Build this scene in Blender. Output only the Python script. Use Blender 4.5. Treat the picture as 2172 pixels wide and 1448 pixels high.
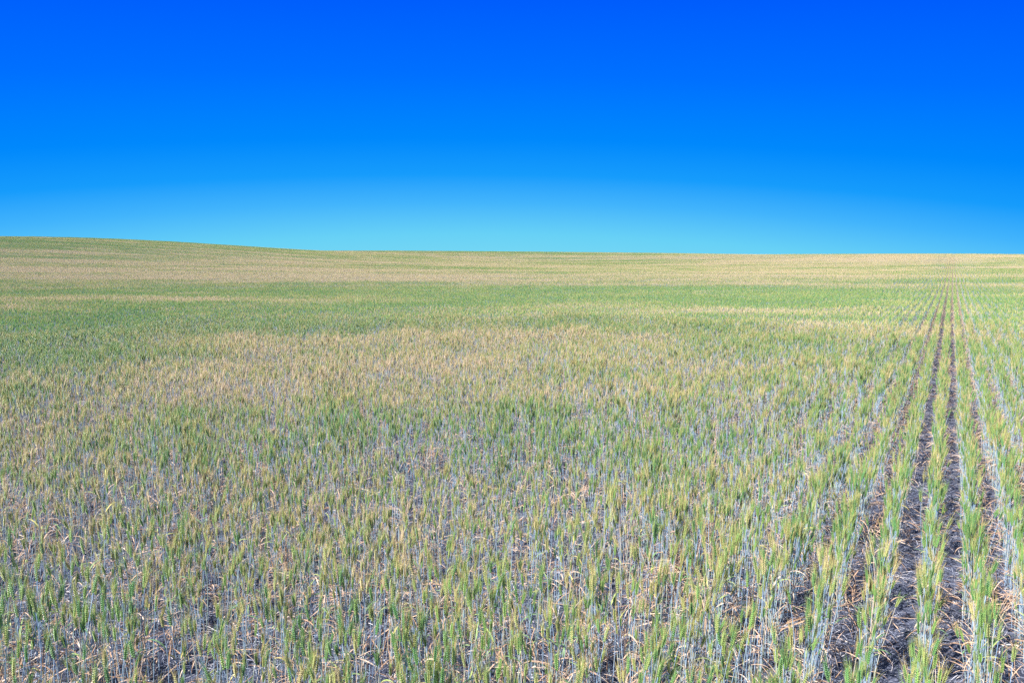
import bpy, math, random
import numpy as np
from mathutils import Vector, Matrix, Euler, Quaternion

# ------------------------------------------------------------------ clearing
for o in list(bpy.data.objects):
    bpy.data.objects.remove(o)
scene = bpy.context.scene
COL = scene.collection
R = math.radians

# ------------------------------------------------------------------ camera
K = 1.35                                     # metres per layout unit
CH = 1.80 * K                                   # eye height above the soil
PITCH = math.atan((724 - 548) / 1448.0)
cd = bpy.data.cameras.new('camera')
cd.lens = 24.0; cd.sensor_width = 36.0
cd.clip_start = 0.05; cd.clip_end = 5000
cam = bpy.data.objects.new('camera', cd); COL.objects.link(cam)
cam.location = (0, 0, CH)
cam.rotation_euler = (math.pi / 2 - PITCH, 0, 0)
scene.camera = cam

# ------------------------------------------------------------------ exposure
SUN_EL, SUN_AZ = 53.0, -121.0               # azimuth clockwise from +Y
SUN_W, SKY_W, EXPO = 4.2, 0.15, 1.75
vs = scene.view_settings
vs.view_transform = 'Standard'; vs.look = 'None'; vs.gamma = 1.0
vs.exposure = EXPO; vs.use_curve_mapping = False
cy = scene.cycles
cy.max_bounces = 5; cy.diffuse_bounces = 3; cy.glossy_bounces = 1
cy.transmission_bounces = 3; cy.transparent_max_bounces = 4
cy.use_denoising = False
cy.caustics_reflective = False; cy.caustics_refractive = False


# ------------------------------------------------------------------ node helper
class NT:
    def __init__(self, tree):
        self.t = tree; self.n = tree.nodes; self.l = tree.links
        self.n.clear()

    def put(self, sock, v):
        if isinstance(v, bpy.types.NodeSocket):
            self.l.new(v, sock)
        elif v is not None:
            if isinstance(v, tuple) and len(v) == 3 and sock.type == 'RGBA':
                v = v + (1.0,)
            sock.default_value = v

    def node(self, kind, ins=None, **kw):
        n = self.n.new(kind)
        for k, v in kw.items():
            setattr(n, k, v)
        for k, v in (ins or {}).items():
            self.put(n.inputs[k], v)
        return n

    def math(self, op, a, b=0.0, c=0.0, clamp=False):
        n = self.n.new('ShaderNodeMath'); n.operation = op; n.use_clamp = clamp
        self.put(n.inputs[0], a); self.put(n.inputs[1], b); self.put(n.inputs[2], c)
        return n.outputs[0]

    def mix(self, f, a, b, mode='MIX'):
        n = self.n.new('ShaderNodeMix'); n.data_type = 'RGBA'; n.blend_type = mode
        self.put(n.inputs[0], f); self.put(n.inputs[6], a); self.put(n.inputs[7], b)
        return n.outputs[2]

    def rng(self, v, a, b, c=0.0, d=1.0, smooth=True):
        n = self.n.new('ShaderNodeMapRange')
        n.interpolation_type = 'SMOOTHSTEP' if smooth else 'LINEAR'
        self.put(n.inputs[0], v)
        for i, x in enumerate((a, b, c, d)):
            self.put(n.inputs[i + 1], x)
        return n.outputs[0]

    def ramp(self, f, stops):
        n = self.n.new('ShaderNodeValToRGB')
        e = n.color_ramp.elements
        while len(e) < len(stops):
            e.new(0.5)
        for i, (p, c) in enumerate(stops):
            e[i].position = p; e[i].color = tuple(c) + (1,)
        self.put(n.inputs[0], f)
        return n.outputs[0]


def srgb(r, g, b):
    f = lambda c: ((c / 255 + .055) / 1.055) ** 2.4 if c > 10.3 else c / 255 / 12.92
    return (f(r), f(g), f(b))


# ------------------------------------------------------------------ sky
world = bpy.data.worlds.new('World'); scene.world = world; world.use_nodes = True
w = NT(world.node_tree)
sky = w.node('ShaderNodeTexSky', sky_type='NISHITA')
sky.sun_disc = False
sky.sun_elevation = R(SUN_EL); sky.sun_rotation = R(SUN_AZ)
sky.altitude = 900; sky.air_density = 1.0; sky.dust_density = 0.3; sky.ozone_density = 2.0
tc = w.node('ShaderNodeTexCoord').outputs['Generated']
sx = w.node('ShaderNodeSeparateXYZ', {0: tc}).outputs
elev = w.math('DEGREES', w.math('ARCSINE', sx[2]))
ca = R(-3.0)
dotc = w.math('ADD', w.math('MULTIPLY', sx[0], math.sin(ca)), w.math('MULTIPLY', sx[1], math.cos(ca)))
hl = w.math('SQRT', w.math('ADD', w.math('MULTIPLY', sx[0], sx[0]), w.math('MULTIPLY', sx[1], sx[1])))
cosd = w.math('DIVIDE', dotc, w.math('MAXIMUM', hl, 0.001))
shift = w.math('MINIMUM', w.math('MULTIPLY', w.math('SUBTRACT', 1.0, cosd), 15.0), 12.0)
t = w.math('DIVIDE', w.math('ADD', w.math('MAXIMUM', elev, -2.0), shift), 40.0, clamp=True)
low = w.ramp(t, [(0.0, srgb(120, 216, 243)), (0.05, srgb(104, 209, 246)), (0.115, srgb(66, 180, 252)),
                 (0.17, srgb(22, 156, 252)), (0.24, srgb(0, 136, 252)), (0.36, srgb(0, 112, 255)),
                 (0.49, srgb(0, 93, 252)), (0.58, srgb(2, 78, 232)), (1.0, srgb(8, 55, 180))])
low = w.mix(1.0, low, (1 / SKY_W * 2 ** -EXPO,) * 3, 'MULTIPLY')
hi = w.mix(1.0, sky.outputs[0], (1.15, 1.1, 1.0), 'MULTIPLY')
col = w.mix(w.rng(elev, 22.0, 50.0), low, hi)
bg = w.node('ShaderNodeBackground', {'Color': col, 'Strength': SKY_W})
wo = w.node('ShaderNodeOutputWorld', {'Surface': bg.outputs[0]})

# ------------------------------------------------------------------ sun
ld = bpy.data.lights.new('sun', 'SUN'); ld.energy = SUN_W; ld.angle = R(0.5)
ld.color = (1.0, 0.965, 0.92)
sun = bpy.data.objects.new('sun', ld); COL.objects.link(sun)
sd = Vector((math.sin(R(SUN_AZ)) * math.cos(R(SUN_EL)), math.cos(R(SUN_AZ)) * math.cos(R(SUN_EL)), math.sin(R(SUN_EL))))
sun.rotation_euler = (-sd).to_track_quat('-Z', 'Y').to_euler()
sun.location = (-20, -10, 30)


# ------------------------------------------------------------------ terrain
def sstep(a, b, x):
    t = np.clip((x - a) / (b - a), 0, 1)
    return t * t * (3 - 2 * t)


def H(x, y):
    x = x / K; y = y / K
    d = np.hypot(x, y)
    h = -0.30 * np.exp(-((y - 34) / 16.) ** 2)
    h = h + 4.95 * np.exp(-(((x + 92) / 58.) ** 2 + ((y - 125) / 62.) ** 2))
    h = h + 4.0 * np.exp(-((y - 265 - 0.05 * x) / 95.) ** 2) * sstep(60, 160, y) * (1 - 0.55 * sstep(-10, 140, x))
    h = h + 1.85 * np.exp(-(((x - 100) / 58.) ** 2 + ((y - 150) / 70.) ** 2))
    fold = sstep(-70, -10, x) * (1 - sstep(50, 95, x))
    h = h + fold * (0.45 * np.exp(-((y - 165 + .15 * x) / 14.) ** 2) - 0.7 * np.exp(-((y - 203 + .15 * x) / 17.) ** 2))
    h = h + 0.12 * np.sin(x * .055 + 1) * np.sin(y * .043) * sstep(15, 60, d)
    return K * (h - 3.0 * sstep(330, 600, d))


ROW_AZ = R(32.64); ROW = 0.2 * K
RX, RY = math.sin(ROW_AZ), math.cos(ROW_AZ)          # along the rows
NX, NY = math.cos(ROW_AZ), -math.sin(ROW_AZ)         # across, to the right


def lin(obj_nt, v):
    return v


# ------------------------------------------------------------------ shared node bits
PATCHES = [  # x, y, radius x, radius y, turn (deg), amount: where the crop is riper (+) or greener (-)
    (-1.8, 9.7, 5.4, 4.8, 10, 0.34), (0.5, 11.5, 3.0, 2.4, -10, 0.18), (7.3, 14.5, 2.6, 2.2, 0, 0.35),
    (5.5, 20.0, 7.0, 2.0, -4, 0.38), (-9.0, 13.0, 4.6, 5.5, 20, -0.42), (-6.0, 7.0, 2.6, 2.6, 0, -0.08),
    (-15.5, 26.5, 10.0, 2.4, 0, 0.55), (-18.0, 20.5, 6.0, 1.6, 0, 0.40), (-10.0, 20.0, 8.0, 3.0, 10, -0.22),
    (2.0, 33.0, 34.0, 6.0, -3, -0.28), (10.0, 26.0, 11.0, 3.0, 0, -0.32), (19.0, 24.0, 4.5, 4.0, 0, -0.15),
    (-4.0, 52.0, 60.0, 13.0, 4, 0.55), (-38.0, 41.0, 12.0, 4.5, 0, -0.5), (-34.0, 62.0, 40.0, 14.0, 5, 0.2),
    (-80.0, 104.0, 40.0, 22.0, 5, -0.32), (42.0, 40.0, 14.0, 5.0, 0, 0.5), (28.0, 47.0, 16.0, 5.0, 0, -0.55),
    (52.0, 62.0, 26.0, 8.0, 0, -0.45), (30.0, 72.0, 22.0, 8.0, 0, 0.3), (66.0, 122.0, 44.0, 24.0, 0, 0.75),
    (94.0, 106.0, 24.0, 10.0, 0, -0.8), (10.0, 95.0, 40.0, 18.0, 0, 0.3), (0.0, 160.0, 70.0, 26.0, 0, 0.2),
    (-10.0, 225.0, 90.0, 32.0, 0, -0.25), (-92.0, 134.0, 60.0, 14.0, 0, -1.0), (0.0, 254.0, 110.0, 18.0, 0, -1.1), (1.5, 3.4, 6.0, 4.0, 0, -0.28), (5.5, 8.0, 2.2, 4.0, 30, -0.15),
]


def ripeness_group():
    g = bpy.data.node_groups.new('ripeness', 'ShaderNodeTree')
    g.interface.new_socket('Ripe', in_out='OUTPUT', socket_type='NodeSocketFloat')
    g.interface.new_socket('Rand', in_out='OUTPUT', socket_type='NodeSocketFloat')
    n = NT(g)
    pos = n.node('ShaderNodeNewGeometry').outputs['Position']
    sp = n.node('ShaderNodeSeparateXYZ', {0: pos}).outputs
    flat = n.node('ShaderNodeCombineXYZ', {0: n.math('DIVIDE', sp[0], K), 1: n.math('DIVIDE', sp[1], K)}).outputs[0]

    def noise(scale, sx_, sy_, det=2.0, off=0.0, rot=0.0):
        m = n.node('ShaderNodeMapping', {0: flat, 'Location': (off, off * .7, 0), 'Rotation': (0, 0, R(rot)), 'Scale': (sx_, sy_, 1)})
        return n.node('ShaderNodeTexNoise', {'Vector': m.outputs[0], 'Scale': scale, 'Detail': det, 'Roughness': 0.55}).outputs[0]
    fine = noise(1.6, 0.7, 1.3, 2.0, 3.0)
    mid = noise(0.33, 0.55, 1.6, 2.0, 11.0, 8)
    big = noise(0.075, 0.35, 1.9, 3.0, 5.0, 5)
    streak = noise(0.22, 0.22, 1.8, 3.0, 17.0, -4)
    far = n.rng(sp[1], 25.0 * K, 60.0 * K)
    r = n.math('ADD', n.math('MULTIPLY_ADD', far, 0.19, 0.37), n.math('MULTIPLY', n.math('SUBTRACT', fine, 0.5), 1.25))
    r = n.math('MULTIPLY_ADD', n.math('SUBTRACT', mid, 0.5), 1.5, r)
    r = n.math('MULTIPLY_ADD', n.math('SUBTRACT', big, 0.5), n.math('MULTIPLY', far, 2.2), r)
    r = n.math('MULTIPLY_ADD', n.math('SUBTRACT', streak, 0.5), n.math('MULTIPLY_ADD', far, 3.0, 0.7), r)
    wn = n.node('ShaderNodeTexNoise', {'Vector': flat, 'Scale': 0.32, 'Detail': 3.0, 'Roughness': 0.6}).outputs[1]
    wv = n.node('ShaderNodeVectorMath', {0: wn, 1: (-0.5, -0.5, -0.5)}, operation='ADD').outputs[0]
    wv = n.node('ShaderNodeVectorMath', {0: wv, 1: (9.0, 4.2, 0.0)}, operation='MULTIPLY').outputs[0]
    warped = n.node('ShaderNodeVectorMath', {0: flat, 1: wv}, operation='ADD').outputs[0]
    for (x, y, a, b, rot, amt) in PATCHES:
        m = n.node('ShaderNodeMapping', {0: warped, 'Location': (x, y, 0), 'Rotation': (0, 0, R(rot)), 'Scale': (a * 1.35, b * 1.35, 1)}, vector_type='TEXTURE')
        gr = n.node('ShaderNodeTexGradient', {0: m.outputs[0]}, gradient_type='SPHERICAL').outputs[1]
        r = n.math('MULTIPLY_ADD', n.rng(gr, 0.0, 1.0), amt * (0.85 if y < 60 else 1.0), r)
    at = n.node('ShaderNodeAttribute', attribute_name='rnd').outputs['Fac']
    oi = n.node('ShaderNodeObjectInfo').outputs['Random']
    rand = n.math('FRACT', n.math('ADD', at, oi))
    go = n.node('NodeGroupOutput')
    n.l.new(n.math('MINIMUM', n.math('MAXIMUM', r, 0.15), 0.95), go.inputs[0])
    n.l.new(rand, go.inputs[1])
    return g


RG = ripeness_group()


def plant_mat(name, build, trans=0.0, rough=0.6, spec=0.0):
    m = bpy.data.materials.new(name); m.use_nodes = True
    n = NT(m.node_tree)
    g = n.n.new('ShaderNodeGroup'); g.node_tree = RG
    c = build(n, g.outputs[0], g.outputs[1])
    df = n.node('ShaderNodeBsdfDiffuse', {'Color': c}).outputs[0]
    if trans:
        tr = n.node('ShaderNodeBsdfTranslucent', {'Color': c}).outputs[0]
        df = n.node('ShaderNodeMixShader', {0: trans, 1: df, 2: tr}).outputs[0]
    if spec:
        gl = n.node('ShaderNodeBsdfGlossy', {'Color': (.9, .9, .9), 'Roughness': rough}).outputs[0]
        fr = n.math('MULTIPLY', n.node('ShaderNodeFresnel', {'IOR': 1.4}).outputs[0], spec)
        df = n.node('ShaderNodeMixShader', {0: fr, 1: df, 2: gl}).outputs[0]
    n.node('ShaderNodeOutputMaterial', {0: df})
    return m


def ear_col(n, ripe, rnd):
    k = n.math('ADD', ripe, n.math('MULTIPLY', n.math('SUBTRACT', rnd, 0.5), 0.9), clamp=True)
    c = n.ramp(k, [(0.0, (0.11, 0.27, 0.085)), (0.35, (0.22, 0.38, 0.09)), (0.7, (0.42, 0.41, 0.15)), (1.0, (0.62, 0.49, 0.31))])
    return c


def awn_col(n, ripe, rnd):
    k = n.math('ADD', ripe, n.math('MULTIPLY', n.math('SUBTRACT', rnd, 0.5), 0.85), clamp=True)
    return n.ramp(k, [(0.0, (0.22, 0.35, 0.11)), (0.35, (0.43, 0.42, 0.14)), (0.7, (0.64, 0.48, 0.21)), (1.0, (0.72, 0.56, 0.37))])


def stem_col(n, ripe, rnd):
    geo = n.node('ShaderNodeNewGeometry')
    nz = n.node('ShaderNodeTexNoise', {'Vector': geo.outputs['Position'], 'Scale': 40.0, 'Detail': 1.0}).outputs[0]
    c = n.ramp(rnd, [(0.0, (0.14, 0.24, 0.38)), (0.5, (0.22, 0.345, 0.48)), (0.72, (0.22, 0.32, 0.26)), (0.86, (0.36, 0.36, 0.24)), (1.0, (0.58, 0.42, 0.30))])
    c = n.mix(n.rng(nz, 0.35, 0.65, 0.0, 0.35), c, (0.40, 0.48, 0.56))
    return n.mix(n.math('MULTIPLY', ripe, 0.22), c, (0.55, 0.45, 0.28))


def leafg_col(n, ripe, rnd):
    c = n.ramp(rnd, [(0.0, (0.05, 0.14, 0.06)), (0.5, (0.13, 0.26, 0.12)), (0.8, (0.30, 0.38, 0.12)), (1.0, (0.50, 0.40, 0.14))])
    return n.mix(n.math('MULTIPLY', ripe, 0.3), c, (0.5, 0.42, 0.2))


def dry_col(n, ripe, rnd):
    geo = n.node('ShaderNodeNewGeometry')
    nz = n.node('ShaderNodeTexNoise', {'Vector': geo.outputs['Position'], 'Scale': 60.0, 'Detail': 2.0}).outputs[0]
    c = n.ramp(rnd, [(0.0, (0.32, 0.19, 0.11)), (0.4, (0.52, 0.34, 0.23)), (0.75, (0.60, 0.43, 0.31)), (1.0, (0.70, 0.57, 0.45))])
    return n.mix(n.rng(nz, 0.4, 0.7, 0.0, 0.5), c, (0.28, 0.20, 0.15))


M_STEM = plant_mat('stem_skin', stem_col, 0.0, 0.4, 0.5)
M_EAR = plant_mat('ear_husk', ear_col, 0.12, 0.45, 0.3)
M_AWN = plant_mat('awn_bristle', awn_col, 0.35)
M_LEAFG = plant_mat('leaf_blade', leafg_col, 0.3, 0.5, 0.15)
M_DRY = plant_mat('dry_leaf', dry_col, 0.3)


def straw_col(n, ripe, rnd):
    c = n.ramp(rnd, [(0.0, (0.03, 0.035, 0.055)), (0.5, (0.11, 0.12, 0.165)), (0.85, (0.27, 0.28, 0.33)), (1.0, (0.58, 0.52, 0.48))])
    return c


M_STRAW = plant_mat('weathered_straw', straw_col)

MATS = [M_STEM, M_EAR, M_AWN, M_LEAFG, M_DRY]


def soil_mat():
    m = bpy.data.materials.new('soil_surface'); m.use_nodes = True
    n = NT(m.node_tree)
    pos = n.node('ShaderNodeNewGeometry').outputs['Position']
    a = n.node('ShaderNodeTexNoise', {'Vector': pos, 'Scale': 2.3, 'Detail': 5.0, 'Roughness': 0.6}).outputs[0]
    b = n.node('ShaderNodeTexNoise', {'Vector': pos, 'Scale': 42.0, 'Detail': 5.0, 'Roughness': 0.7}).outputs[0]
    v = n.node('ShaderNodeTexVoronoi', {'Vector': pos, 'Scale': 34.0}).outputs[0]
    c = n.ramp(a, [(0.3, (0.022, 0.026, 0.042)), (0.7, (0.06, 0.066, 0.095))])
    c = n.mix(n.rng(b, 0.45, 0.7), c, (0.10, 0.108, 0.145))
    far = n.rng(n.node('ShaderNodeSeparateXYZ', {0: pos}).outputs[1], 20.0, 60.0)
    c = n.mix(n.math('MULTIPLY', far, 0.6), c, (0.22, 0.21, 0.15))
    hgt = n.math('ADD', n.math('MULTIPLY', b, 0.6), n.math('MULTIPLY', v, 0.8))
    bp = n.node('ShaderNodeBump', {'Strength': 0.9, 'Distance': 0.02, 'Height': hgt}).outputs[0]
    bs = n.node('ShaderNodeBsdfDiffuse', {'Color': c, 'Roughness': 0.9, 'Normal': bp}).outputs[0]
    n.node('ShaderNodeOutputMaterial', {0: bs})
    return m


# ------------------------------------------------------------------ ground: one sheet to the horizon
def build_ground():
    ang = np.radians(np.arange(0, 360, 1.5)); na = len(ang)
    rad = np.concatenate([[0.25], np.linspace(0.6, 12, 58), np.geomspace(12.6, 420, 120), [520, 700, 1000, 1600]])
    vs_ = [(0, 0, float(H(0., 0.)))]
    for r in rad:
        x = r * np.sin(ang); y = r * np.cos(ang)
        z = H(x, y)
        if r < 13:
            v = x * NX + y * NY
            z = z - 0.012 * np.cos(2 * np.pi * (v / ROW - 0.5)) * 0 + 0.006 * np.sin(x * 9) * np.sin(y * 7)
        vs_ += list(zip(x.tolist(), y.tolist(), z.tolist()))
    f = [(0, 1 + (i + 1) % na, 1 + i) for i in range(na)]
    for k in range(len(rad) - 1):
        a = 1 + k * na; b = a + na
        for i in range(na):
            j = (i + 1) % na
            f.append((a + i, a + j, b + j, b + i))
    me = bpy.data.meshes.new('soil_ground'); me.from_pydata(vs_, [], f); me.update()
    for p in me.polygons:
        p.use_smooth = True
    me.materials.append(soil_mat())
    if me.polygons[0].normal.z < 0:
        me.flip_normals()
    o = bpy.data.objects.new('ground', me); COL.objects.link(o)
    o['kind'] = 'structure'; o['label'] = 'dark grey soil of the rolling field between the crop rows'
    return o


build_ground()


# ------------------------------------------------------------------ wheat stalk geometry
class Geo:
    def __init__(self):
        self.v = []; self.f = []; self.m = []; self.r = []

    def add(self, verts, faces, mat, rnd):
        b = len(self.v)
        self.v += [tuple(p) for p in verts]
        self.f += [tuple(b + i for i in q) for q in faces]
        self.m += [mat] * len(faces)
        self.r += [rnd] * len(verts)

    def merge(self, g, M=None, rnd=None):
        b = len(self.v)
        self.v += [tuple(M @ Vector(p)) for p in g.v] if M is not None else g.v
        self.f += [tuple(b + i for i in q) for q in g.f]
        self.m += g.m
        self.r += g.r if rnd is None else [rnd] * len(g.v)

    def mesh(self, name, mats=None, smooth=True):
        me = bpy.data.meshes.new(name)
        me.from_pydata(self.v, [], self.f)
        if mats is None:
            for m in MATS:
                me.materials.append(m)
            me.polygons.foreach_set('material_index', self.m)
        else:
            me.materials.append(mats)
        a = me.attributes.new('rnd', 'FLOAT', 'POINT')
        a.data.foreach_set('value', self.r)
        me.polygons.foreach_set('use_smooth', [smooth] * len(self.f))
        me.update()
        return me


def tube(g, pts, rads, sides, mat, rnd):
    V, F = [], []
    for i, p in enumerate(pts):
        d = (pts[min(i + 1, len(pts) - 1)] - pts[max(i - 1, 0)]).normalized()
        a = d.orthogonal().normalized(); b = d.cross(a)
        if i:
            a = (pa - d * pa.dot(d)).normalized(); b = d.cross(a)
        pa = a
        for k in range(sides):
            t = 2 * math.pi * k / sides
            V.append(p + (a * math.cos(t) + b * math.sin(t)) * rads[i])
    for i in range(len(pts) - 1):
        for k in range(sides):
            j = (k + 1) % sides
            F.append((i * sides + k, i * sides + j, (i + 1) * sides + j, (i + 1) * sides + k))
    g.add(V, F, mat, rnd)


def ribbon(g, pts, wid, up, mat, rnd, twist=0.0, fold=0.0):
    V, F = [], []
    n = len(pts)
    for i, p in enumerate(pts):
        d = (pts[min(i + 1, n - 1)] - pts[max(i - 1, 0)]).normalized()
        s = d.cross(up)
        s = s.normalized() if s.length > 1e-4 else d.orthogonal().normalized()
        s = Quaternion(d, twist * i / n) @ s
        nn = s.cross(d)
        if fold:
            V += [p - s * wid[i] + nn * fold * wid[i], p, p + s * wid[i] + nn * fold * wid[i]]
        else:
            V += [p - s * wid[i], p + s * wid[i]]
    c = 3 if fold else 2
    for i in range(n - 1):
        for k in range(c - 1):
            F.append((i * c + k, i * c + k + 1, (i + 1) * c + k + 1, (i + 1) * c + k))
    g.add(V, F, mat, rnd)


def leaf(g, rs, base, ang, L, wd, droop, rise, mat, rnd, seg=7, fold=0.35):
    h = Vector((math.cos(ang), math.sin(ang), 0))
    up = Vector((0, 0, 1))
    pts, wid = [], []
    p = base.copy(); th = rise
    side = Vector((-h.y, h.x, 0)) * rs.uniform(-0.25, 0.25)
    for i in range(seg + 1):
        pts.append(p.copy()); t = i / seg
        wid.append(wd * (0.5 + 0.5 * min(1, t * 5)) * (1 - t ** 2.2) + 0.0003)
        d = h * math.cos(th) + up * math.sin(th) + side * t
        p = p + d.normalized() * (L / seg)
        th -= droop / seg * (0.5 + t)
    ribbon(g, pts, wid, up, mat, rnd, rs.uniform(-2.2, 2.2), fold)


def spikelet(g, p, d, out, L, wd, th, rnd):
    s = d.cross(out).normalized(); o = s.cross(d).normalized()
    V = [p]
    for t, k in ((0.28, 0.9), (0.62, 1.0)):
        c = p + d * (L * t)
        V += [c + s * wd * k, c + o * th * k, c - s * wd * k, c - o * th * k]
    V.append(p + d * L)
    F = []
    for k in range(4):
        j = (k + 1) % 4
        F += [(0, 1 + j, 1 + k), (1 + k, 1 + j, 5 + j, 5 + k), (5 + k, 5 + j, 9)]
    g.add(V, F, 1, rnd)


def make_stalk(seed, kind='full', lod=0):
    """returns dict part -> Geo ; z up, base at the origin. kind: full, dry, short"""
    rs = random.Random(seed)
    rnd = rs.random()
    P = {}
    hs = {'full': rs.uniform(0.44, 0.57), 'short': rs.uniform(0.28, 0.40), 'dry': rs.uniform(0.16, 0.36)}[kind]
    lean = rs.uniform(0.0, 0.05) if kind != 'dry' else rs.uniform(0.03, 0.22)
    la = rs.uniform(0, 6.283)
    lx, ly = math.cos(la) * lean, math.sin(la) * lean
    ns = (6, 3, 2)[lod]
    wob = rs.uniform(-.006, .006)

    def at(t):
        return Vector((lx * t ** 1.8 + wob * math.sin(t * 6), ly * t ** 1.8 + wob * math.cos(t * 5) - wob, hs * t))
    st = Geo()
    pts = [at(i / ns) for i in range(ns + 1)]
    r0 = (0.0023, 0.0028, 0.0036)[lod]
    tube(st, pts, [r0 * (1 - 0.35 * i / ns) for i in range(ns + 1)], (5, 3, 3)[lod], 4 if kind == 'dry' else 0, rnd)
    if lod == 0 and kind != 'dry':     # nodes of the straw
        for tn in (0.22, 0.5):
            c = at(tn)
            tube(st, [c - Vector((0, 0, .003)), c, c + Vector((0, 0, .003))], [.0019, .0027, .0019], 5, 0, (rnd + .3) % 1)
    P['stem'] = st
    top = at(1.0); ax = (at(1.0) - at(0.85)).normalized()
    if kind != 'dry':
        nod = Vector((lx, ly, 0)) * rs.uniform(0, 2.0) + Vector((rs.uniform(-.08, .08), rs.uniform(-.08, .08), 0))
        ax = (ax + nod).normalized()
        EL = rs.uniform(0.065, 0.092) * (0.8 if kind == 'short' else 1)
        ea = rs.uniform(0, 3.1416)
        s0 = Vector((math.cos(ea), math.sin(ea), 0)); s0 = (s0 - ax * s0.dot(ax)).normalized()
        s1 = ax.cross(s0)
        ear, aw = Geo(), Geo()
        er, ar = rs.random(), rs.random()
        if lod == 0:
            n = 17
            tube(ear, [top, top + ax * EL * .5, top + ax * EL * .95], [.0022, .0026, .001], 4, 1, er)
            for i in range(n):
                t = i / (n - 1)
                sg = 1 if i % 2 else -1
                k = 1 - 0.45 * abs(t - 0.4) ** 1.3 * 1.6
                base = top + ax * (EL * 0.9 * t) + s0 * (sg * 0.0020)
                for q in (-1, 1):
                    d = (ax + s0 * sg * 0.34 + s1 * q * 0.34).normalized()
                    spikelet(ear, base + s1 * q * .0012, d, (s0 * sg + s1 * q * .6).normalized(), 0.0135 * k, 0.0026 * k, 0.0022 * k, (er + rs.uniform(-.06, .06)) % 1)
                    al = rs.uniform(0.045, 0.075) * (0.65 + .45 * t)
                    ad = (ax + s0 * sg * rs.uniform(.08, .30) + s1 * q * rs.uniform(.02, .25)).normalized()
                    b = base + d * 0.012 * k
                    sw = ad.cross(Vector((rs.uniform(-1, 1), rs.uniform(-1, 1), rs.uniform(-1, 1)))).normalized() * 0.00062
                    bend = s0 * sg * rs.uniform(0, .006)
                    aw.add([b - sw, b + sw, b + ad * al * .55 + sw * .6, b + ad * al * .55 - sw * .6, b + ad * al + bend], [(0, 1, 2, 3), (3, 2, 4)], 2, ar)
        else:
            wd = (0.0062, 0.0075)[lod - 1]
            prof = [(0, .35), (.15, .9), (.45, 1.05), (.8, .8), (1, .2)] if lod == 1 else [(0, .5), (.4, 1.1), (1, .25)]
            pp = [top + ax * EL * a for a, _ in prof]
            tube(ear, pp, [wd * b for _, b in prof], 4 if lod == 1 else 3, 1, er)
            na = (9, 4)[lod - 1]
            for i in range(na):
                a2 = 6.283 * i / na + rs.random()
                sp = (s0 * math.cos(a2) + s1 * math.sin(a2))
                ad = (ax + sp * rs.uniform(.1, .33)).normalized()
                b = top + ax * EL * rs.uniform(.3, .95) + sp * wd * .6
                al = rs.uniform(.04, .065)
                sw = ad.cross(Vector((rs.uniform(-1, 1), rs.uniform(-1, 1), rs.uniform(-1, 1)))).normalized() * (0.0011, 0.0028)[lod - 1]
                aw.add([b - sw, b + sw, b + ad * al], [(0, 1, 2)], 2, ar)
        P['ear'] = ear; P['awns'] = aw
    # leaves
    lv = []
    seg = (7, 3, 2)[lod]
    ws = (1, 1.15, 1.5)[lod]
    if kind != 'dry':
        if rs.random() < 0.55:
            g = Geo()
            leaf(g, rs, at(rs.uniform(.55, .82)), rs.uniform(0, 6.283), rs.uniform(.07, .15), rs.uniform(.0028, .0046) * ws, rs.uniform(.5, 2.6), rs.uniform(.5, 1.3), 3, rs.random(), seg, 0.35 if lod == 0 else 0)
            lv.append((g, M_LEAFG))
        for _ in range(rs.choice((0, 1, 1, 2)) if lod < 2 else rs.choice((0, 1))):
            g = Geo()
            leaf(g, rs, at(rs.uniform(.12, .62)), rs.uniform(0, 6.283), rs.uniform(.08, .18), rs.uniform(.0016, .0038) * ws, rs.uniform(.6, 3.2), rs.uniform(.0, 1.2), 4, rs.random(), seg, 0.5 if lod == 0 else 0)
            lv.append((g, M_DRY))
    else:
        for _ in range(3 if lod == 0 else 2):
            g = Geo()
            leaf(g, rs, at(rs.uniform(.25, .95)), rs.uniform(0, 6.283), rs.uniform(.08, .2), rs.uniform(.0018, .004) * ws, rs.uniform(.5, 3.2), rs.uniform(-.3, 1.3), 4, rs.random(), seg, 0.5 if lod == 0 else 0)
            lv.append((g, M_DRY))
    P['leaves'] = lv
    P['top'] = top
    return P


def joined(P):
    g = Geo()
    for k in ('stem', 'ear', 'awns'):
        if k in P:
            g.merge(P[k])
    for l, _ in P['leaves']:
        g.merge(l)
    return g


# variants of the near stalks
N_FULL, N_SHORT, N_DRY, N_BENT = 20, 4, 6, 9
near = [make_stalk(100 + i, 'full') for i in range(N_FULL)] + [make_stalk(300 + i, 'short') for i in range(N_SHORT)] + [make_stalk(500 + i, 'dry') for i in range(N_DRY)]
src = bpy.data.collections.new('wheat_source')          # not linked to the scene
sources = []


def source(g, name, mats=None):
    o = bpy.data.objects.new('%s_%03d' % (name, len(sources)), g.mesh(name, mats))
    src.objects.link(o); sources.append(o)
    return len(sources) - 1


near_ids = [source(joined(p), 'wheat_source') for p in near]


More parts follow.
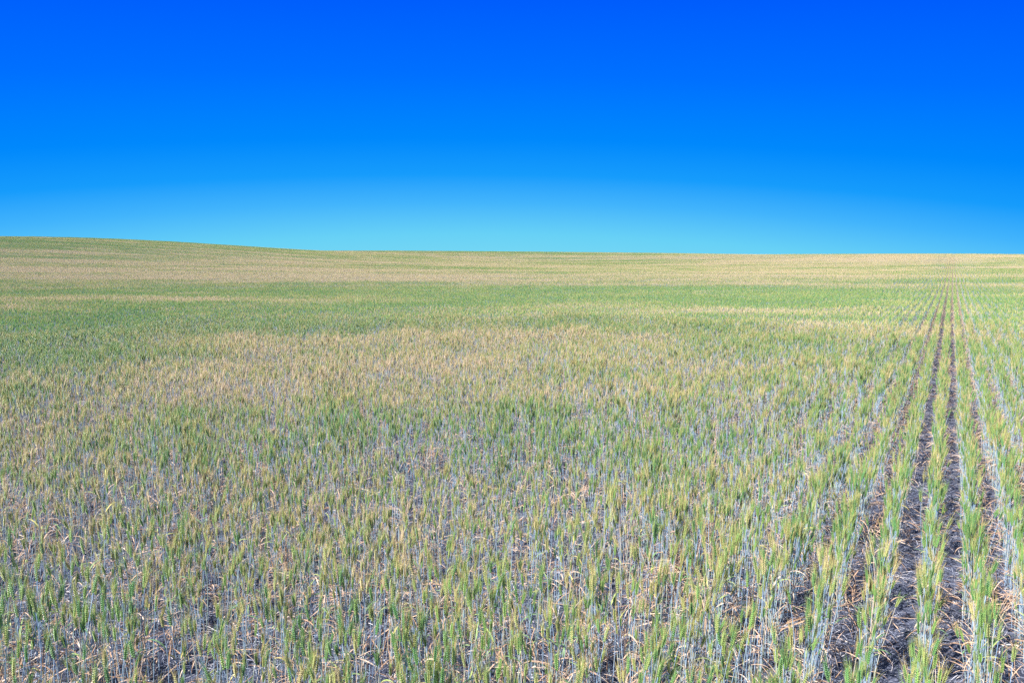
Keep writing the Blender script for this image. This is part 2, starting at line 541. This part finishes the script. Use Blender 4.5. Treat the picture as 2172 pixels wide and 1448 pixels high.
def fallen_straw(seed):
    rs = random.Random(seed); g = Geo()
    for _ in range(rs.choice((1, 2))):
        a = rs.uniform(0, 6.283); L = rs.uniform(.16, .36); z = rs.uniform(.04, .30); tl = rs.gauss(.1, .35)
        h = Vector((math.cos(a) * math.cos(tl), math.sin(a) * math.cos(tl), math.sin(tl)))
        c = Vector((rs.gauss(0, .02), rs.gauss(0, .02), max(z, abs(h.z) * L / 2 + .01)))
        sag = Vector((rs.gauss(0, .02), rs.gauss(0, .02), rs.uniform(-.01, .03)))
        pts = [c + h * L * (q - .5) + sag * (4 * q * (1 - q)) for q in (0, .25, .5, .75, 1)]
        rr = rs.random()
        if rs.random() < .5:
            tube(g, pts, [.0017] * 4 + [.001], 4, 4, .4 + .6 * rr)
        else:
            ribbon(g, pts, [.0015, .0032, .0034, .0026, .0005], Vector((0, 0, 1)), 4, .35 + .65 * rr, rs.uniform(-3, 3), .4)
    return g


for i in range(N_BENT):
    near.append(None)
    near_ids.append(source(fallen_straw(700 + i), 'wheat_source'))


def side_lean(rs, v0, k):
    return 0


def make_tile(seed, size, lod, per_m):
    rs = random.Random(seed)
    lib = [joined(make_stalk(seed * 77 + i, 'full' if i < 10 else ('short' if i < 12 else 'dry'), lod)) for i in range(14)]
    g = Geo(); rows = round(size / ROW)
    for r in range(rows):
        v = (r + 0.5) * ROW - size / 2
        for i in range(int(per_m * size)):
            u = rs.uniform(-size / 2, size / 2)
            l = rs.choice(lib)
            vv = v + rs.gauss(0, 0.014)
            M = Matrix.Translation((u, vv, -0.01)) @ Euler((rs.gauss(0, .04), rs.gauss(0, .04), rs.uniform(0, 6.283)), 'XYZ').to_matrix().to_4x4() @ Matrix.Scale(rs.uniform(.82, 1.12), 4)
            g.merge(l, M, rs.random())
    return g


TS = ROW * 10
T1 = [source(make_tile(11 + i, TS / 2, 1, 66), 'wheat_source') for i in range(6)]
T2 = [source(make_tile(41 + i, TS, 2, 52), 'wheat_source') for i in range(5)]

# ------------------------------------------------------------------ placing the crop
rng = np.random.default_rng(7)
PT, RT, SC, ID = [], [], [], []


def in_wedge(x, y, pad=2.2, az=47):
    # inside the camera's wide wedge (with a margin for a step to the side), or close by
    t = math.tan(R(az))
    return (abs(x) < y * t + pad and y > -1.0) or math.hypot(x, y) < 3.0


def normal_at(x, y, e=1.0):
    hx = float(H(x + e, y) - H(x - e, y)) / (2 * e); hy = float(H(x, y + e) - H(x, y - e)) / (2 * e)
    return Vector((-hx, -hy, 1)).normalized()


def row_sigma(k):
    a = abs(k)
    return 0.012 if a == 0 else 0.015 if a <= 25 else 0.02


def wiggle(u, k):
    return 0.010 * math.sin(u * 6.3 + k * 2.0) + 0.012 * math.sin(u * 1.7 + 0.4) + 0.008 * math.sin(u * 4.1 + k * 0.3)


stalks = []                 # near stalks: x,y,z, rx,ry,rz, scale, variant, row, u
NR = random.Random(21)
imax = 160
for iu in range(-160, 160):
    for iv in range(-160, 160):
        u0, v0 = (iu + .5) * TS, iv * TS            # tile centre; rows sit at v = k*0.2 (tile spans v0-0.9-0.1 ..)
        cx, cyy = u0 * RX + v0 * NX, u0 * RY + v0 * NY
        d = math.hypot(cx, cyy)
        if d > 415 or not in_wedge(cx, cyy, 4.0):
            continue
        if d > 52:
            nrm = normal_at(cx, cyy)
            yaw = math.atan2(RY, RX) + (math.pi if NR.random() < .5 else 0)
            q = Vector((0, 0, 1)).rotation_difference(nrm) @ Quaternion((0, 0, 1), yaw)
            e = q.to_euler('XYZ')
            # tile rows at (r+.5)*0.2-1 -> shift half a row so rows are continuous at v=k*0.2
            vv = v0 + ROW / 2
            x, y = u0 * RX + vv * NX, u0 * RY + vv * NY
            PT.append((x, y, float(H(x, y)))); RT.append(tuple(e)); SC.append(NR.uniform(.93, 1.07)); ID.append(NR.choice(T2))
        elif d > 23:
            for a in (-TS / 4, TS / 4):
                for b in (-TS / 4, TS / 4):
                    uu, vv = u0 + a, v0 + b + ROW / 2
                    x, y = uu * RX + vv * NX, uu * RY + vv * NY
                    nrm = normal_at(x, y)
                    yaw = math.atan2(RY, RX) + (math.pi if NR.random() < .5 else 0)
                    e = (Vector((0, 0, 1)).rotation_difference(nrm) @ Quaternion((0, 0, 1), yaw)).to_euler('XYZ')
                    PT.append((x, y, float(H(x, y)))); RT.append(tuple(e)); SC.append(NR.uniform(.95, 1.05)); ID.append(NR.choice(T1))
        else:
            for r in range(10):
                k = iv * 10 + r - 4                   # global row number, v = k*0.2
                v = k * ROW + (0.012 if k in (-2, -1) else -0.012 if k in (1, 2) else 0)
                sg = row_sigma(k)
                dens = 84 * (0.92 + 0.25 * math.sin(u0 * .9 + k * 1.3) * math.sin(k * 2.1 + .5))
                if abs(k) <= 1:
                    dens = 66
                nn = int(dens * TS + NR.random())
                clumps = [NR.uniform(u0 - TS / 2, u0 + TS / 2) for _ in range(int(TS * 12))]
                for i in range(nn):
                    uu = NR.choice(clumps) + NR.gauss(0, .026) if NR.random() < .75 else NR.uniform(u0 - TS / 2, u0 + TS / 2)
                    off = NR.gauss(0, sg)
                    vv = v + off + wiggle(uu, k)
                    q = NR.random()
                    if abs(k) == 1 and q < .24 or 2 <= abs(k) <= 5 and q < .30:      # dead tillers hanging into the gap outside the row
                        off = math.copysign(abs(NR.gauss(.12, .045)), k); vv = k * ROW + off
                    x, y = uu * RX + vv * NX, uu * RY + vv * NY
                    pd = 0.28 if abs(k) > 2 else 0.22
                    if q < pd:
                        vid = NR.randrange(N_FULL + N_SHORT, len(near))
                    elif q < pd + .14:
                        vid = NR.randrange(N_FULL, N_FULL + N_SHORT)
                    else:
                        vid = NR.randrange(N_FULL)
                    # lean across the row (away from the row's middle) and a little along it
                    la = off * 1.2 + NR.gauss(0, .018 if abs(k) <= 1 else .026); lu = NR.gauss(0, .06)
                    wx, wy = la * NX + lu * RX + 0.01, la * NY + lu * RY
                    # rotation XYZ: yaw last is outermost, so tilt first expressed through a quaternion
                    tilt = Vector((0, 0, 1)).rotation_difference(Vector((wx, wy, 1)).normalized())
                    e = (tilt @ Quaternion((0, 0, 1), NR.uniform(0, 6.283))).to_euler('XYZ')
                    s = NR.uniform(.82, 1.14) * (1.0 if abs(k) <= 1 else 1 + .09 * math.sin(uu * .83 + 1) * math.sin(vv * 1.31) + .05 * math.sin(uu * 2.3 + vv * 1.9))
                    if abs(k) > 2 and NR.random() < max(0, math.sin(uu * 1.15 + 2 * math.sin(vv * .9)) * math.sin(vv * 1.7 + uu * .6) - .45) * 1.3:
                        continue                      # thin spots in the stand
                    stalks.append((x, y, float(H(x, y)) - .004, e.x, e.y, e.z, s, vid, k, uu))


# ------------------------------------------------------------------ the 300 nearest stalks are things of their own
cpi, spi = math.cos(PITCH), math.sin(PITCH)


def project(p):
    x, y, z = p.x, p.y, p.z - CH
    zz = y * cpi - z * spi
    yy = y * spi + z * cpi
    return 1086 + 1448 * x / max(zz, 1e-3), 724 - 1448 * yy / max(zz, 1e-3), zz


cand = []
for i, s in enumerate(stalks):
    if math.hypot(s[0], s[1]) > 6 or s[7] >= N_FULL:
        continue
    M = Matrix.Translation(s[:3]) @ Euler(s[3:6], 'XYZ').to_matrix().to_4x4() @ Matrix.Scale(s[6], 4)
    px, py, zz = project(M @ (near[s[7]]['top'] + Vector((0, 0, .04))))
    if 20 < px < 2150 and 560 < py < 1425 and zz > .3:
        cand.append((zz, i, px, py))
cand.sort()
cand = cand[:300]
picked = {c[1]: c for c in cand}

ONES = ['', 'first', 'second', 'third', 'fourth', 'fifth', 'sixth', 'seventh', 'eighth', 'ninth', 'tenth', 'eleventh', 'twelfth', 'thirteenth', 'fourteenth', 'fifteenth', 'sixteenth', 'seventeenth', 'eighteenth', 'nineteenth']
TENS = ['', '', 'twent', 'thirt', 'fort', 'fift', 'sixt', 'sevent', 'eight', 'ninet']


def ordinal(n):
    if n < 20:
        return ONES[n]
    return TENS[n // 10] + 'ieth' if n % 10 == 0 else TENS[n // 10] + 'y-' + ONES[n % 10]


protos = {}


def stalk_parts(vid):
    if vid not in protos:
        P = near[vid]
        d = [('stem', P['stem'].mesh('stem', M_STEM)), ('ear', P['ear'].mesh('ear', M_EAR)), ('awns', P['awns'].mesh('awns', M_AWN))]
        for l, m in P['leaves']:
            d.append(('leaf', l.mesh('leaf', m)))
        root = bpy.data.objects.new('wheat_stalk', None)
        kids = []
        for nm, me in d:
            kids.append(bpy.data.objects.new(nm, me))
        protos[vid] = (root, kids)
    return protos[vid]


by_row = {}
for c in cand:
    by_row.setdefault(stalks[c[1]][8], []).append(c)
for k, lst in sorted(by_row.items()):
    lst.sort(key=lambda c: -c[3])
    for j, c in enumerate(lst):
        s = stalks[c[1]]
        root, kids = stalk_parts(s[7])
        o = root.copy(); COL.objects.link(o)
        o.empty_display_size = 0.05
        o.location = s[:3]; o.rotation_euler = s[3:6]; o.scale = (s[6],) * 3
        o['category'] = 'wheat'
        o['group'] = 'wheat stalks standing nearest the camera'
        where = 'row between the two bare furrows' if k == 0 else '%s row %s of bare furrows' % (ordinal(abs(k)), 'left' if k < 0 else 'right')
        hgt = 'tall' if near[s[7]]['top'].z * s[6] > .52 else ('short' if near[s[7]]['top'].z * s[6] < .42 else 'bearded')
        o['label'] = '%s green wheat stalk, %s from frame bottom, %s' % (hgt, ordinal(j + 1), where)
        ear = None
        for kd in kids:
            cc = kd.copy(); COL.objects.link(cc)
            if kd.name.startswith('awns'):
                cc.parent = ear
            else:
                cc.parent = o
            if kd.name.startswith('ear'):
                ear = cc

for i, s in enumerate(stalks):
    if i in picked:
        continue
    PT.append(s[:3]); RT.append(s[3:6]); SC.append(s[6]); ID.append(near_ids[s[7]])


# ------------------------------------------------------------------ the rest of the crop: one stuff object
def scatter(name, pts, rots, scs, ids, coll, label):
    me = bpy.data.meshes.new(name)
    me.vertices.add(len(pts))
    me.vertices.foreach_set('co', np.array(pts, dtype=np.float32).ravel())
    for nm, ty, key, arr in (('rot', 'FLOAT_VECTOR', 'vector', rots), ('scl', 'FLOAT', 'value', scs), ('vid', 'INT', 'value', ids)):
        a = me.attributes.new(nm, ty, 'POINT')
        a.data.foreach_set(key, np.array(arr).astype(np.int32 if ty == 'INT' else np.float32).ravel())
    me.update()
    ob = bpy.data.objects.new(name, me); COL.objects.link(ob)
    ng = bpy.data.node_groups.new(name + '_scatter', 'GeometryNodeTree')
    ng.interface.new_socket('Geometry', in_out='INPUT', socket_type='NodeSocketGeometry')
    ng.interface.new_socket('Geometry', in_out='OUTPUT', socket_type='NodeSocketGeometry')
    N = ng.nodes; L = ng.links
    gi = N.new('NodeGroupInput'); go = N.new('NodeGroupOutput')
    ci = N.new('GeometryNodeCollectionInfo'); ci.inputs['Collection'].default_value = coll
    ci.inputs['Separate Children'].default_value = True; ci.inputs['Reset Children'].default_value = True
    ip = N.new('GeometryNodeInstanceOnPoints'); ip.inputs['Pick Instance'].default_value = True

    def na(nm, ty):
        x = N.new('GeometryNodeInputNamedAttribute'); x.data_type = ty; x.inputs['Name'].default_value = nm
        return x.outputs['Attribute']
    L.new(gi.outputs[0], ip.inputs['Points'])
    L.new(ci.outputs[0], ip.inputs['Instance'])
    L.new(na('vid', 'INT'), ip.inputs['Instance Index'])
    er = N.new('FunctionNodeEulerToRotation')
    L.new(na('rot', 'FLOAT_VECTOR'), er.inputs[0]); L.new(er.outputs[0], ip.inputs['Rotation'])
    L.new(na('scl', 'FLOAT'), ip.inputs['Scale'])
    L.new(ip.outputs[0], go.inputs[0])
    md = ob.modifiers.new('scatter', 'NODES'); md.node_group = ng
    ob['kind'] = 'stuff'; ob['label'] = label
    return ob


scatter('wheat_crop', PT, RT, SC, ID, src, 'drilled rows of green and ripening wheat covering the rolling field')
print('instances', len(PT), 'near stalks', len(stalks))

# ------------------------------------------------------------------ straw litter lying in the furrows
lsrc = bpy.data.collections.new('litter_source')
lids = []
for i in range(6):
    rs = random.Random(900 + i)
    g = Geo()
    for j in range(330):
        L = rs.uniform(.015, .09) if rs.random() < .85 else rs.uniform(.1, .2)
        a = rs.uniform(0, 6.283); x, y = rs.uniform(-.25, .25), rs.uniform(-.25, .25)
        z = abs(rs.gauss(0, .008)) + .002
        d = Vector((math.cos(a), math.sin(a), rs.gauss(0, .10))); d.normalize()
        c = Vector((x, y, z + abs(d.z) * L * .5))
        bend = Vector((rs.gauss(0, .06), rs.gauss(0, .06), rs.uniform(0, .05))) * L
        pts = [c - d * L / 2, c + bend, c + d * L / 2]
        wv = rs.uniform(.0008, .0021)
        ribbon(g, pts, [wv, wv, wv * .7], Vector((rs.gauss(0, .3), rs.gauss(0, .3), 1)), 0, rs.random(), 0)
    o = bpy.data.objects.new('litter_source_%03d' % i, g.mesh('litter_source', M_STRAW)); lsrc.objects.link(o)
LP, LR, LS, LI = [], [], [], []
for ix in range(-48, 49):
    for iy in range(-4, 56):
        x, y = ix * .45 + NR.uniform(-.06, .06), iy * .45 + NR.uniform(-.06, .06)
        if not in_wedge(x, y, 1.2, 42) or math.hypot(x, y) > 21:
            continue
        LP.append((x, y, float(H(x, y)) + .002)); LR.append((0, 0, NR.uniform(0, 6.283))); LS.append(NR.uniform(.95, 1.1)); LI.append(NR.randrange(6))
scatter('straw_litter', LP, LR, LS, LI, lsrc, 'weathered grey straw litter lying on the dark soil')
